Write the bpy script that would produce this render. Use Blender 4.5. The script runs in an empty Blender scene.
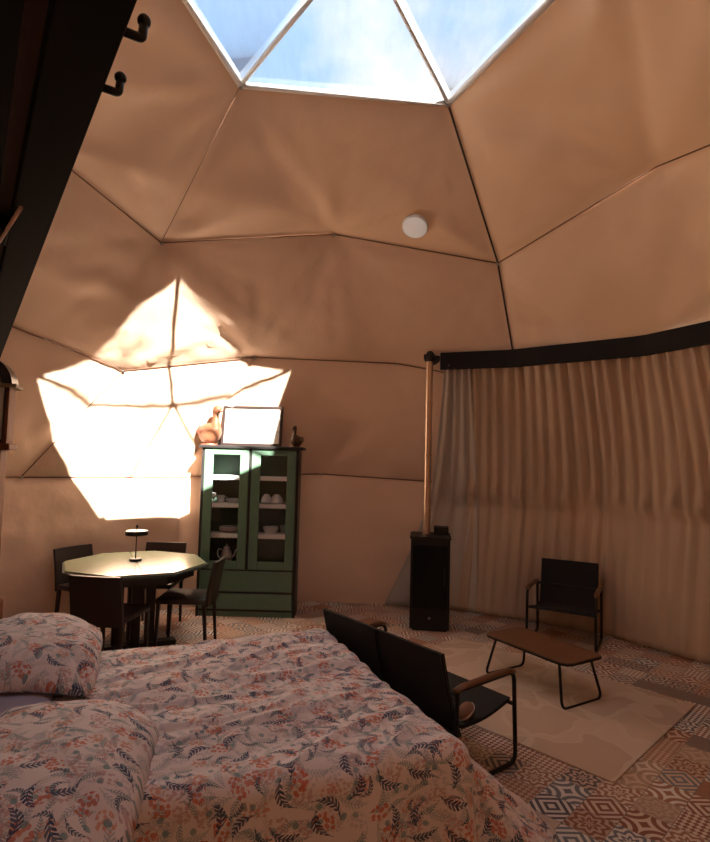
import bpy, bmesh, math, random
from mathutils import Vector, Matrix, noise
from mathutils.bvhtree import BVHTree
PI = math.pi
random.seed(7)
SC = bpy.context.scene
COL = SC.collection

# ------------------------------------------------------------------ camera
cd = bpy.data.cameras.new('camera'); cam = bpy.data.objects.new('camera', cd); COL.objects.link(cam)
cd.sensor_fit = 'VERTICAL'; cd.sensor_height = 36.0; cd.lens = 570.2 / 842 * 36.0
cd.clip_start = 0.02; cd.clip_end = 200
_fw = Vector((0, .99787, .06525)); _rt = Vector((.99965, -.00172, .02630)).normalized(); _up = _rt.cross(_fw).normalized()
CAM = Vector((.028, -3.053, 1.687))
cam.matrix_world = Matrix(((_rt.x, _up.x, -_fw.x, CAM.x), (_rt.y, _up.y, -_fw.y, CAM.y), (_rt.z, _up.z, -_fw.z, CAM.z), (0, 0, 0, 1)))
SC.camera = cam
# ------------------------------------------------------------------ exposure
SC.view_settings.view_transform = 'Standard'
SC.view_settings.look = 'None'
SC.view_settings.gamma = 1.0
SC.view_settings.use_curve_mapping = False
SC.view_settings.exposure = 0.35
# ------------------------------------------------------------------ sky
SKY_STRENGTH = 1.0
SUN_STRENGTH = 62.0
world = bpy.data.worlds.new('sky'); SC.world = world; world.use_nodes = True
def sky():
    nt = world.node_tree; N = nt.nodes; L = nt.links
    bg = N['Background']
    tc = N.new('ShaderNodeTexCoord')
    mp = N.new('ShaderNodeMapping'); mp.inputs['Scale'].default_value = (1, 1, 1.2); mp.inputs['Location'].default_value = (.32, .1, 0)
    nz = N.new('ShaderNodeTexNoise'); nz.inputs['Scale'].default_value = 3.2; nz.inputs['Detail'].default_value = 9; nz.inputs['Roughness'].default_value = .55
    cr = N.new('ShaderNodeValToRGB'); cr.color_ramp.elements[0].position = .40; cr.color_ramp.elements[1].position = .62
    mx = N.new('ShaderNodeMix'); mx.data_type = 'RGBA'
    mx.inputs[6].default_value = (.42, .63, .95, 1); mx.inputs[7].default_value = (.92, .95, 1.0, 1)
    L.new(tc.outputs['Generated'], mp.inputs[0]); L.new(mp.outputs[0], nz.inputs['Vector']); L.new(nz.outputs[0], cr.inputs[0])
    L.new(cr.outputs[0], mx.inputs[0]); L.new(mx.outputs[2], bg.inputs[0]); bg.inputs[1].default_value = SKY_STRENGTH
sky()
# ------------------------------------------------------------------ sun
sd = bpy.data.lights.new('sun', 'SUN'); sun = bpy.data.objects.new('sun', sd); COL.objects.link(sun)
sd.energy = SUN_STRENGTH; sd.angle = math.radians(.6); sd.color = (1.0, .93, .82)
sun.rotation_euler = Vector((-.443, .686, -.577)).to_track_quat('-Z', 'Y').to_euler()
sun.location = (5, -8, 9)

# ------------------------------------------------------------------ node helpers
class NT:
    def __init__(s, m):
        s.m = m; s.t = m.node_tree; s.N = s.t.nodes; s.L = s.t.links
    def lk(s, a, inp):
        if isinstance(a, (int, float)): inp.default_value = a
        elif isinstance(a, tuple): inp.default_value = a
        else: s.L.new(a, inp)
    def math(s, op, a, b=0.0, c=None):
        n = s.N.new('ShaderNodeMath'); n.operation = op; s.lk(a, n.inputs[0]); s.lk(b, n.inputs[1])
        if c is not None: s.lk(c, n.inputs[2])
        return n.outputs[0]
    def mix(s, f, a, b):
        n = s.N.new('ShaderNodeMix'); n.data_type = 'RGBA'
        s.lk(f, n.inputs[0]); s.lk(a, n.inputs[6]); s.lk(b, n.inputs[7]); return n.outputs[2]
    def noise(s, vec, scale, detail=2, rough=.5):
        n = s.N.new('ShaderNodeTexNoise'); n.inputs['Scale'].default_value = scale; n.inputs['Detail'].default_value = detail
        n.inputs['Roughness'].default_value = rough
        if vec is not None: s.L.new(vec, n.inputs['Vector'])
        return n.outputs[0]
    def sep(s, v):
        n = s.N.new('ShaderNodeSeparateXYZ'); s.L.new(v, n.inputs[0]); return n.outputs
    def comb(s, x, y, z=0.0):
        n = s.N.new('ShaderNodeCombineXYZ'); s.lk(x, n.inputs[0]); s.lk(y, n.inputs[1]); s.lk(z, n.inputs[2]); return n.outputs[0]
    def mapping(s, v, scale=(1, 1, 1), loc=(0, 0, 0), rot=(0, 0, 0)):
        n = s.N.new('ShaderNodeMapping'); n.inputs['Scale'].default_value = scale; n.inputs['Location'].default_value = loc; n.inputs['Rotation'].default_value = rot
        s.L.new(v, n.inputs[0]); return n.outputs[0]
    def ramp(s, f, stops, const=False):
        n = s.N.new('ShaderNodeValToRGB'); cr = n.color_ramp
        if const: cr.interpolation = 'CONSTANT'
        while len(cr.elements) < len(stops): cr.elements.new(.5)
        for e, (p, c) in zip(cr.elements, stops): e.position = p; e.color = (*c, 1)
        s.L.new(f, n.inputs[0]); return n.outputs[0]
    def bump(s, h, strength, dist, target):
        n = s.N.new('ShaderNodeBump'); n.inputs['Strength'].default_value = strength; n.inputs['Distance'].default_value = dist
        s.L.new(h, n.inputs['Height']); s.L.new(n.outputs[0], target); return n
MATS = {}
def mat(name, col, rough=.6, metal=0.0, var=0.0, vscale=8, bump=0.0, bscale=60, bdist=.002, coat=0.0, stretch=(1, 1, 1), spec=.5):
    if name in MATS: return MATS[name]
    m = bpy.data.materials.new(name); m.use_nodes = True; MATS[name] = m
    q = NT(m); b = q.N['Principled BSDF']
    b.inputs['Base Color'].default_value = (*col, 1); b.inputs['Roughness'].default_value = rough; b.inputs['Metallic'].default_value = metal
    b.inputs['Specular IOR Level'].default_value = spec
    if coat: b.inputs['Coat Weight'].default_value = coat; b.inputs['Coat Roughness'].default_value = .1
    tc = q.N.new('ShaderNodeTexCoord'); v = q.mapping(tc.outputs['Object'], stretch)
    f = q.noise(v, vscale, 4)
    q.lk(q.mix(f, tuple(c * (1 - var) for c in col) + (1,), tuple(min(1, c * (1 + var)) for c in col) + (1,)), b.inputs['Base Color'])
    if bump: q.bump(q.noise(v, bscale, 3), bump, bdist, b.inputs['Normal'])
    return m
def wood(name, c1, c2, rough=.45, scale=6, axis='X'):
    if name in MATS: return MATS[name]
    m = bpy.data.materials.new(name); m.use_nodes = True; MATS[name] = m
    q = NT(m); b = q.N['Principled BSDF']; b.inputs['Roughness'].default_value = rough
    tc = q.N.new('ShaderNodeTexCoord')
    st = {'X': (.6, 8, 8), 'Y': (8, .6, 8), 'Z': (8, 8, .6)}[axis]
    v = q.mapping(tc.outputs['Object'], st)
    f = q.noise(v, scale, 5, .6)
    q.lk(q.mix(f, (*c1, 1), (*c2, 1)), b.inputs['Base Color']); q.bump(f, .15, .002, b.inputs['Normal'])
    return m
def glass_film(name, tint=(1, 1, 1), gloss=.06, ripple=0.0):
    m = bpy.data.materials.new(name); m.use_nodes = True; MATS[name] = m
    q = NT(m)
    for n in list(q.N):
        if n.type == 'BSDF_PRINCIPLED': q.N.remove(n)
    out = [n for n in q.N if n.type == 'OUTPUT_MATERIAL'][0]
    t = q.N.new('ShaderNodeBsdfTransparent'); t.inputs[0].default_value = (*tint, 1)
    if ripple:
        tc = q.N.new('ShaderNodeTexCoord'); f_ = q.noise(q.mapping(tc.outputs['Object'], (9, 2.2, 2)), 2.0, 4, .6)
        q.lk(q.ramp(f_, [(.35, (1 - ripple,) * 3), (.62, (1, 1, 1))]), t.inputs[0])
    g = q.N.new('ShaderNodeBsdfGlossy'); g.inputs['Roughness'].default_value = .03
    fr = q.N.new('ShaderNodeFresnel'); fr.inputs[0].default_value = 1.3
    f = q.math('ADD', q.math('MULTIPLY', fr.outputs[0], .6), gloss * .2)
    mx = q.N.new('ShaderNodeMixShader'); q.L.new(f, mx.inputs[0]); q.L.new(t.outputs[0], mx.inputs[1]); q.L.new(g.outputs[0], mx.inputs[2])
    q.L.new(mx.outputs[0], out.inputs[0]); return m

def fabric(name, col, trans=.0, tcol=None, rough=.9, var=.05, wscale=900, bumpn=.25, fold=0.0):
    m = bpy.data.materials.new(name); m.use_nodes = True; MATS[name] = m
    q = NT(m); b = q.N['Principled BSDF']; b.inputs['Roughness'].default_value = rough
    b.inputs['Specular IOR Level'].default_value = .3
    tc = q.N.new('ShaderNodeTexCoord')
    f = q.noise(tc.outputs['Object'], 2.5, 4)
    q.lk(q.mix(f, tuple(c * (1 - var) for c in col) + (1,), tuple(min(1, c * (1 + var)) for c in col) + (1,)), b.inputs['Base Color'])
    h = q.noise(q.mapping(tc.outputs['Object'], (1, 1, 1)), 5.0, 4, .55)
    q.bump(h, bumpn, .02, b.inputs['Normal'])
    if trans:
        out = [n for n in q.N if n.type == 'OUTPUT_MATERIAL'][0]
        t = q.N.new('ShaderNodeBsdfTranslucent'); t.inputs[0].default_value = (*(tcol or col), 1)
        mx = q.N.new('ShaderNodeMixShader'); mx.inputs[0].default_value = trans
        q.L.new(b.outputs[0], mx.inputs[1]); q.L.new(t.outputs[0], mx.inputs[2]); q.L.new(mx.outputs[0], out.inputs[0])
    return m

# ------------------------------------------------------------------ mesh helpers
def obj(name, bm, m=None, parent=None, loc=None, rot=None, smooth=False):
    me = bpy.data.meshes.new(name); bm.normal_update(); bm.to_mesh(me); bm.free()
    o = bpy.data.objects.new(name, me); COL.objects.link(o)
    if m is not None:
        for x in (m if isinstance(m, (list, tuple)) else [m]): me.materials.append(x)
    if smooth:
        me.shade_smooth() if smooth is True else me.shade_smooth()
        if smooth is not True:
            for p in me.polygons: p.use_smooth = True
            me.set_sharp_from_angle(angle=math.radians(smooth))
    if loc is not None: o.location = loc
    if rot is not None: o.rotation_euler = rot
    if parent is not None: o.parent = parent
    return o
def tag(o, label, cat, group=None, kind=None):
    o['label'] = label; o['category'] = cat
    if group: o['group'] = group
    if kind: o['kind'] = kind
    return o
def thing(name, label, cat, loc=(0, 0, 0), rz=0.0, group=None):
    o = bpy.data.objects.new(name, None); COL.objects.link(o); o.empty_display_size = .1
    o.location = loc; o.rotation_euler = (0, 0, rz)
    return tag(o, label, cat, group)
def struct(name, bm, m, parent=None, smooth=False):
    o = obj(name, bm, m, parent, smooth=smooth)
    if parent is None: o['kind'] = 'structure'
    return o
def dup(root, loc, rz, label=None):
    r = root.copy(); COL.objects.link(r); r.location = loc; r.rotation_euler = (0, 0, rz)
    if label: r['label'] = label
    for ch in list(root.children):
        c = ch.copy(); COL.objects.link(c); c.parent = r
        for g in ch.children:
            d = g.copy(); COL.objects.link(d); d.parent = c
    return r
def NB(): return bmesh.new()
def box(bm, x0, x1, y0, y1, z0, z1, bev=0.0, mi=0):
    t = bmesh.new()
    bmesh.ops.create_cube(t, size=1)
    for v in t.verts: v.co = Vector(((x0 + x1) / 2 + v.co.x * (x1 - x0), (y0 + y1) / 2 + v.co.y * (y1 - y0), (z0 + z1) / 2 + v.co.z * (z1 - z0)))
    if bev: bmesh.ops.bevel(t, geom=list(t.edges), offset=bev, segments=2, affect='EDGES', profile=.5)
    _merge(bm, t, mi); return bm
def _merge(bm, t, mi=0, M=None):
    mp = {}
    for v in t.verts: mp[v] = bm.verts.new(M @ v.co if M else v.co)
    for f in t.faces:
        try:
            nf = bm.faces.new([mp[v] for v in f.verts]); nf.material_index = mi; nf.smooth = f.smooth
        except ValueError: pass
    t.free()
def tube(bm, pts, r, n=10, closed=False, mi=0, ry=None, cap=True):
    pts = [Vector(p) for p in pts]; k = len(pts); rings = []
    up = Vector((0, 0, 1)); prevn = None
    for i, p in enumerate(pts):
        if closed: d = (pts[(i + 1) % k] - pts[i - 1]).normalized()
        else: d = (pts[min(i + 1, k - 1)] - pts[max(i - 1, 0)]).normalized()
        if prevn is None:
            a = up if abs(d.z) < .9 else Vector((1, 0, 0)); nn = (a - d * a.dot(d)).normalized()
        else:
            nn = (prevn - d * prevn.dot(d))
            nn = nn.normalized() if nn.length > 1e-6 else prevn
        prevn = nn; bb = d.cross(nn)
        rr = r[i] if isinstance(r, (list, tuple)) else r
        r2 = rr if ry is None else ry
        rings.append([bm.verts.new(p + nn * (math.cos(2 * PI * j / n) * r2) + bb * (math.sin(2 * PI * j / n) * rr)) for j in range(n)])
    m = k if closed else k - 1
    for i in range(m):
        A, B = rings[i], rings[(i + 1) % k]
        for j in range(n):
            f = bm.faces.new((A[j], A[(j + 1) % n], B[(j + 1) % n], B[j])); f.material_index = mi; f.smooth = True
    if cap and not closed:
        bm.faces.new(rings[0][::-1]).material_index = mi; bm.faces.new(rings[-1]).material_index = mi
    return bm
def lathe(bm, prof, n=32, c=(0, 0, 0), mi=0, cap=True):
    rings = []
    for r, z in prof:
        r = max(r, 1e-4)
        rings.append([bm.verts.new((c[0] + r * math.cos(2 * PI * j / n), c[1] + r * math.sin(2 * PI * j / n), c[2] + z)) for j in range(n)])
    for A, B in zip(rings, rings[1:]):
        for j in range(n):
            f = bm.faces.new((A[j], A[(j + 1) % n], B[(j + 1) % n], B[j])); f.material_index = mi; f.smooth = True
    if cap:
        bm.faces.new(rings[0][::-1]).material_index = mi; bm.faces.new(rings[-1]).material_index = mi
    return bm
def prism(bm, poly, z0, z1, mi=0, bev=0.0):
    t = bmesh.new()
    a = [t.verts.new((x, y, z0)) for x, y in poly]; b = [t.verts.new((x, y, z1)) for x, y in poly]
    n = len(poly)
    t.faces.new(a[::-1]); t.faces.new(b)
    for i in range(n): t.faces.new((a[i], a[(i + 1) % n], b[(i + 1) % n], b[i]))
    if bev: bmesh.ops.bevel(t, geom=[e for e in t.edges if abs(e.verts[0].co.z - e.verts[1].co.z) < 1e-6], offset=bev, segments=2, affect='EDGES', profile=.5)
    _merge(bm, t, mi); return bm
def rounded_poly(w, h, r, n=6):
    out = []
    for cx, cy, a0 in ((w / 2 - r, h / 2 - r, 0), (-w / 2 + r, h / 2 - r, 90), (-w / 2 + r, -h / 2 + r, 180), (w / 2 - r, -h / 2 + r, 270)):
        for i in range(n + 1):
            a = math.radians(a0 + 90 * i / n); out.append((cx + r * math.cos(a), cy + r * math.sin(a)))
    return out
def fillet(pts, r, n=6):
    """polyline with rounded corners"""
    pts = [Vector(p) for p in pts]; out = [pts[0]]
    for i in range(1, len(pts) - 1):
        a, b, c = pts[i - 1], pts[i], pts[i + 1]
        d1 = (a - b); d2 = (c - b); rr = min(r, d1.length * .49, d2.length * .49)
        p1 = b + d1.normalized() * rr; p2 = b + d2.normalized() * rr
        for k in range(n + 1):
            t = k / n; out.append((1 - t) ** 2 * p1 + 2 * t * (1 - t) * b + t * t * p2)
    out.append(pts[-1]); return out

# ------------------------------------------------------------------ dome geometry (three-frequency geodesic dome)
RD = 3.9; ZC = .195 * RD; ROT = math.radians(59.466)
def _unit(v): return Vector(v).normalized()
_el = math.atan(.5)
def _ico(a, up=True): a = math.radians(a); return Vector((math.cos(_el) * math.cos(a), math.cos(_el) * math.sin(a), math.sin(_el) if up else -math.sin(_el)))
def WP(v): 
    c, s = math.cos(ROT), math.sin(ROT); v = v.normalized()
    return Vector((c * v.x - s * v.y, s * v.x + c * v.y, v.z)) * RD + Vector((0, 0, ZC))
APEX = WP(Vector((0, 0, 1)))
def sector(k):
    T = Vector((0, 0, 1)); U = _ico(72 * k); V = _ico(72 * k + 72); L = _ico(72 * k + 36, False); L2 = _ico(72 * k + 108, False); L0 = _ico(72 * k - 36, False)
    b = lambda p, q, r, i, j, l: WP((p * i + q * j + r * l))
    return dict(B=b(T, U, V, 2, 1, 0), A=b(T, U, V, 2, 0, 1), D=b(T, U, V, 1, 2, 0), C=b(T, U, V, 1, 0, 2), M=b(T, U, V, 1, 1, 1),
                D1=WP(U), C1=WP(V), e2=b(T, U, V, 0, 2, 1), e1=b(T, U, V, 0, 1, 2),
                g3=b(U, L, L, 2, 1, 0), h=b(U, V, L, 1, 1, 1), g2=b(V, L, L, 2, 1, 0), g=b(V, L2, L2, 2, 1, 0), gm=b(U, L0, L0, 2, 1, 0))
SEC = [sector(k) for k in range(5)]
def dseg(p, a, b):
    ab = b - a; t = max(0, min(1, (p - a).dot(ab) / ab.length_squared)); return (p - (a + ab * t)).length
CEN = Vector((0, 0, ZC))
HARD = []
for _k, _s in enumerate(SEC):
    HARD += [(_s[a], _s[b]) for a, b in (('A', 'B'), ('C', 'M'), ('M', 'D'), ('C1', 'e1'), ('e1', 'e2'), ('e2', 'D1'), ('gm', 'g3'), ('g3', 'h'), ('h', 'g2'), ('C1', 'g'), ('B', 'D'))]
    HARD += [(Vector((_s[a].x * .992, _s[a].y * .992, 0)), Vector((_s[b].x * .992, _s[b].y * .992, 0))) for a, b in (('gm', 'g3'), ('g3', 'h'), ('h', 'g2'))]
HARD.append((SEC[0]['D'], SEC[0]['D1']))
KNOTS = [(_s[n_], 1.7 * i_ + 2.3 * k_) for k_, _s in enumerate(SEC) for i_, n_ in enumerate(('A', 'C', 'M', 'C1', 'e1', 'g', 'g2', 'h'))]
def cloth_panel(bm, tris, n=22):
    cache = {}
    def vert(p):
        k = (round(p.x, 4), round(p.y, 4), round(p.z, 4))
        if k not in cache: cache[k] = bm.verts.new(p)
        return cache[k]
    for a, b, c in tris:
        g = {}
        for i in range(n + 1):
            for j in range(n + 1 - i): g[i, j] = vert(a + (b - a) * (i / n) + (c - a) * (j / n))
        for i in range(n):
            for j in range(n - i):
                bm.faces.new((g[i, j], g[i + 1, j], g[i, j + 1])).smooth = True
                if j < n - i - 1: bm.faces.new((g[i + 1, j], g[i + 1, j + 1], g[i, j + 1])).smooth = True
def cloth_finish(bm):
    """liner pinned along its seams: relax it between them, let it sag, run creases out of the pinned corners"""
    bmesh.ops.remove_doubles(bm, verts=bm.verts, dist=1e-4)
    D = {}
    for v in bm.verts:
        D[v] = 0 if v.is_boundary else min(dseg(v.co, a, b) for a, b in HARD)
    free = [v for v in bm.verts if D[v] > 1e-3]
    for _ in range(70): bmesh.ops.smooth_vert(bm, verts=free, factor=.5, use_axis_x=True, use_axis_y=True, use_axis_z=True)
    for v in free:
        p = v.co.copy(); d = D[v]; env = 1 - math.exp(-d / .25); s = .035 * env
        for kn, ka in KNOTS:
            q = p - kn; r = q.length
            if r < 1.6:
                nrm = (kn - CEN).normalized(); ax = Vector((0, 0, 1)).cross(nrm); ax.normalize(); ay = nrm.cross(ax)
                th = math.atan2(q.dot(ay), q.dot(ax))
                w = noise.noise(Vector((math.cos(th) * 2.6, math.sin(th) * 2.6, ka))) + .8 * noise.noise(Vector((math.cos(th) * 7, math.sin(th) * 7, ka + 9 + r * .6)))
                rid = 1 - min(1, abs(noise.noise(Vector((math.cos(th) * 5, math.sin(th) * 5, ka + 20 + r * .4)))) / .12)
                s += (.060 * w + .020 * rid * rid) * min(1, d / .12) * (r / .35) * math.exp(-r / .35)
        s += env * .030 * noise.noise(p * 1.3 + Vector((3, 1, 8))) + env * .014 * noise.noise(Vector((p.x * 3, p.y * 3, p.z * 6)))
        s += env * .05 * max(0, noise.noise(Vector((p.x * .8, p.y * .8, p.z * 4.5 + 2)))) ** 1.5
        q = p - CEN; q.z *= min(1, max(0, (p.z - 1.2) / .4))
        v.co = p - q.normalized() * max(s, -.02)
liner = fabric('cream_canvas_liner', (.78, .56, .42), trans=.006, tcol=(.9, .45, .2), rough=.42, var=.04, bumpn=.35)
cord_m = mat('dark_cord', (.05, .03, .025), .8)
seam_m = mat('tan_seam_tape', (.20, .11, .07), .9)
white_m = mat('white_powder_coated_steel', (.82, .82, .82), .35)
film = glass_film('clear_film', ripple=.05)
ang = lambda p: math.degrees(math.atan2(p.y, p.x)) % 360
# ceiling: two upper bands of the liner
bm = NB()
for k, s in enumerate(SEC):
    cloth_panel(bm, [(s['B'], s['A'], s['M']), (s['B'], s['M'], s['D']), (s['A'], s['C'], s['M'])])
    cloth_panel(bm, [(s['D'], s['M'], s['e2']), (s['M'], s['C'], s['e1']), (s['M'], s['e1'], s['e2']), (s['D'], s['e2'], s['D1']), (s['C'], s['C1'], s['e1'])])
cloth_finish(bm)
ceiling = struct('ceiling', bm, liner)
# walls below ring three, by side; the front bay behind the curtains is clear film
def in_bay(az): return 12 < az < 66
side_bm = {'left': NB(), 'back': NB(), 'right': NB(), 'front': NB()}
bay = NB(); bay_bars = NB()
def side(az):
    if 118 <= az < 235: return 'left'
    if 66 <= az < 118: return 'back'
    if 235 <= az < 318: return 'front'
    return 'right'
BARS = []
for k, s in enumerate(SEC):
    tl = [(s['D1'], s['gm'], s['g3']), (s['D1'], s['g3'], s['e2']), (s['e2'], s['g3'], s['h']), (s['e2'], s['h'], s['e1']), (s['e1'], s['h'], s['g2']), (s['e1'], s['g2'], s['C1'])]
    for t in tl:
        az = ang((t[0] + t[1] + t[2]) / 3)
        if in_bay(az):
            bay.faces.new([bay.verts.new(p) for p in t]); BARS += [(t[0], t[1]), (t[1], t[2]), (t[2], t[0])]
        else:
            cloth_panel(side_bm[side(az)], [t], n=20)
    for a, b in (('gm', 'g3'), ('g3', 'h'), ('h', 'g2')):
        a, b = s[a], s[b]; a0 = Vector((a.x * .992, a.y * .992, 0)); b0 = Vector((b.x * .992, b.y * .992, 0)); az = ang((a + b) / 2)
        cloth_panel(side_bm[side(az)], [(a, a0, b0), (a, b0, b)], n=18)
for nme, b in side_bm.items():
    if nme in ('left', 'back'): cloth_finish(b)
    struct('wall_' + nme, b, liner)
w2 = struct('window_2', bay, film)
fr = NB()
for a, b in BARS: tube(fr, [a, b], .017, 8)
struct('window_frame', fr, white_m, w2)
# skylight
w1b = NB(); ring = [SEC[k]['B'] for k in range(5)]
for k in range(5):
    a, b = ring[k], ring[(k + 1) % 5]
    off = (Vector((0, 0, 1))) * .0
    tube(w1b, [APEX + off, a + off], .019, 10)
    tube(w1b, [a, b], .024, 10)
window_1 = struct('window_1', w1b, white_m)
for k in range(5):
    a, b = ring[k], ring[(k + 1) % 5]; up = Vector((0, 0, .03)); pb = NB()
    pb.faces.new([pb.verts.new(p + up) for p in (APEX, a, b)])
    obj('pane', pb, film, window_1)
# seams
def seam(name, segs, r, m, inset=.012):
    b = NB()
    for a, c in segs:
        f = lambda p: p - (p - CEN).normalized() * inset
        tube(b, [f(a), f(c)], r, 6)
    return struct(name, b, m)
seam('trim_1', [(s[a], s[b]) for s in SEC for a, b in (('C', 'M'), ('M', 'D'))], .006, seam_m)
seam('trim_2', [(s[a], s[b]) for s in SEC for a, b in (('C1', 'e1'), ('e1', 'e2'), ('e2', 'D1'))], .006, seam_m)
seam('trim_3', [(s[a], s[b]) for s in SEC for a, b in (('gm', 'g3'), ('g3', 'h'), ('h', 'g2')) if not in_bay(ang((s[a] + s[b]) / 2))], .006, seam_m)
s0 = SEC[0]
seam('trim_4', [(s0['B'], s0['D']), (s0['D'], s0['D1'])], .008, cord_m)
seam('trim_5', [(s0['A'], s0['C'])] + [(SEC[k]['A'], SEC[k]['C']) for k in (1, 2, 3)], .002, seam_m, .004)
seam('trim_6', [(SEC[0]['C1'], SEC[0]['g'])], .004, seam_m, .008)
# grommets on the hubs
for p in (s0['A'], s0['B'], s0['C'], s0['D'], s0['M'], s0['C1'], s0['e1'], s0['e2'], s0['g'], s0['h']):
    b = NB(); nrm = (CEN - p).normalized(); q = p + nrm * .02
    tube(b, [q, q + nrm * .014], .014, 12)
    g_ = struct('trim_7', b, mat('dull_steel', (.45, .42, .4), .35, .9))
# floor
def floor_mat():
    m = bpy.data.materials.new('patchwork_cement_tiles'); m.use_nodes = True; q = NT(m); b = q.N['Principled BSDF']
    tc = q.N.new('ShaderNodeTexCoord'); v = q.mapping(tc.outputs['Object'], (5.4, 5.4, 5.4), rot=(0, 0, math.radians(-45.5)))
    x, y, z = q.sep(v)
    fx = q.math('SUBTRACT', q.math('FRACT', x), .5); fy = q.math('SUBTRACT', q.math('FRACT', y), .5)
    ax = q.math('ABSOLUTE', fx); ay = q.math('ABSOLUTE', fy)
    cell = q.comb(q.math('FLOOR', x), q.math('FLOOR', y))
    def wn(off):
        n = q.N.new('ShaderNodeTexWhiteNoise'); n.noise_dimensions = '3D'
        a = q.N.new('ShaderNodeVectorMath'); a.operation = 'ADD'; q.L.new(cell, a.inputs[0]); a.inputs[1].default_value = (off, off * 1.7, off * .3)
        q.L.new(a.outputs[0], n.inputs[0]); return n.outputs[0]
    r1, r2, r3, r4 = wn(0), wn(3.3), wn(7.1), wn(11.9)
    rad = q.math('SQRT', q.math('ADD', q.math('MULTIPLY', fx, fx), q.math('MULTIPLY', fy, fy)))
    th = q.math('ARCTAN2', fy, fx)
    dia = q.math('ADD', ax, ay)
    star = q.math('ADD', rad, q.math('MULTIPLY', q.math('COSINE', q.math('MULTIPLY', th, 8)), .06))
    p1 = q.math('GREATER_THAN', q.math('SINE', q.math('MULTIPLY', star, 28)), 0)
    p2 = q.math('GREATER_THAN', q.math('SINE', q.math('MULTIPLY', dia, 24)), 0)
    p3 = q.math('GREATER_THAN', q.math('MULTIPLY', q.math('SINE', q.math('MULTIPLY', q.math('ADD', fx, fy), 19)), q.math('SINE', q.math('MULTIPLY', q.math('SUBTRACT', fx, fy), 19))), 0)
    cr = q.math('SQRT', q.math('ADD', q.math('POWER', q.math('SUBTRACT', ax, .5), 2), q.math('POWER', q.math('SUBTRACT', ay, .5), 2)))
    p4 = q.math('GREATER_THAN', q.math('SINE', q.math('MULTIPLY', cr, 26)), .1)
    def sel(a, b, r, th_):  # a where r<th
        k = q.math('LESS_THAN', r, th_); return q.math('ADD', q.math('MULTIPLY', a, k), q.math('MULTIPLY', b, q.math('SUBTRACT', 1.0, k)))
    pat = sel(p1, sel(p2, sel(p3, p4, r1, .75), r1, .5), r1, .27)
    light = q.ramp(r2, [(0, (.70, .60, .52)), (.3, (.62, .46, .36)), (.55, (.76, .72, .68)), (.8, (.55, .41, .33))], True)
    dark = q.ramp(r3, [(0, (.26, .10, .06)), (.3, (.10, .09, .11)), (.5, (.36, .17, .11)), (.7, (.17, .19, .22)), (.85, (.42, .29, .21))], True)
    col = q.mix(pat, dark, light)
    flat = q.math('MULTIPLY', q.math('GREATER_THAN', r4, .9), 1.0)
    col = q.mix(flat, col, q.ramp(r2, [(0, (.34, .16, .10)), (.5, (.60, .48, .40)), (.75, (.22, .17, .15))], True))
    edge = q.math('GREATER_THAN', q.math('MAXIMUM', ax, ay), .49)
    col = q.mix(edge, col, (.20, .16, .14, 1))
    q.lk(col, b.inputs['Base Color']); b.inputs['Roughness'].default_value = .45
    q.bump(q.noise(tc.outputs['Object'], 40, 3), .08, .002, b.inputs['Normal'])
    return m
bm = NB(); prism(bm, [(3.93 * math.cos(2 * PI * i / 60), 3.93 * math.sin(2 * PI * i / 60)) for i in range(60)], -.06, 0)
struct('floor', bm, floor_mat())

# dome surface radius lookup
_bv = NB()
for s in SEC:
    for t in (('D', 'M', 'e2'), ('M', 'C', 'e1'), ('M', 'e1', 'e2'), ('D', 'e2', 'D1'), ('C', 'C1', 'e1'), ('D1', 'gm', 'g3'), ('D1', 'g3', 'e2'), ('e2', 'g3', 'h'), ('e2', 'h', 'e1'), ('e1', 'h', 'g2'), ('e1', 'g2', 'C1')):
        _bv.faces.new([_bv.verts.new(s[x]) for x in t])
    for a, b in (('gm', 'g3'), ('g3', 'h'), ('h', 'g2')):
        a, b = s[a], s[b]; _bv.faces.new([_bv.verts.new(p) for p in (a, Vector((a.x * .992, a.y * .992, -.2)), Vector((b.x * .992, b.y * .992, -.2)), b)])
BVH = BVHTree.FromBMesh(_bv); _bv.free()
def rdome(az, z):
    d = Vector((math.cos(az), math.sin(az), 0)); h = BVH.ray_cast(Vector((0, 0, z)), d)
    return h[3] if h[0] is not None else 3.6

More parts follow.
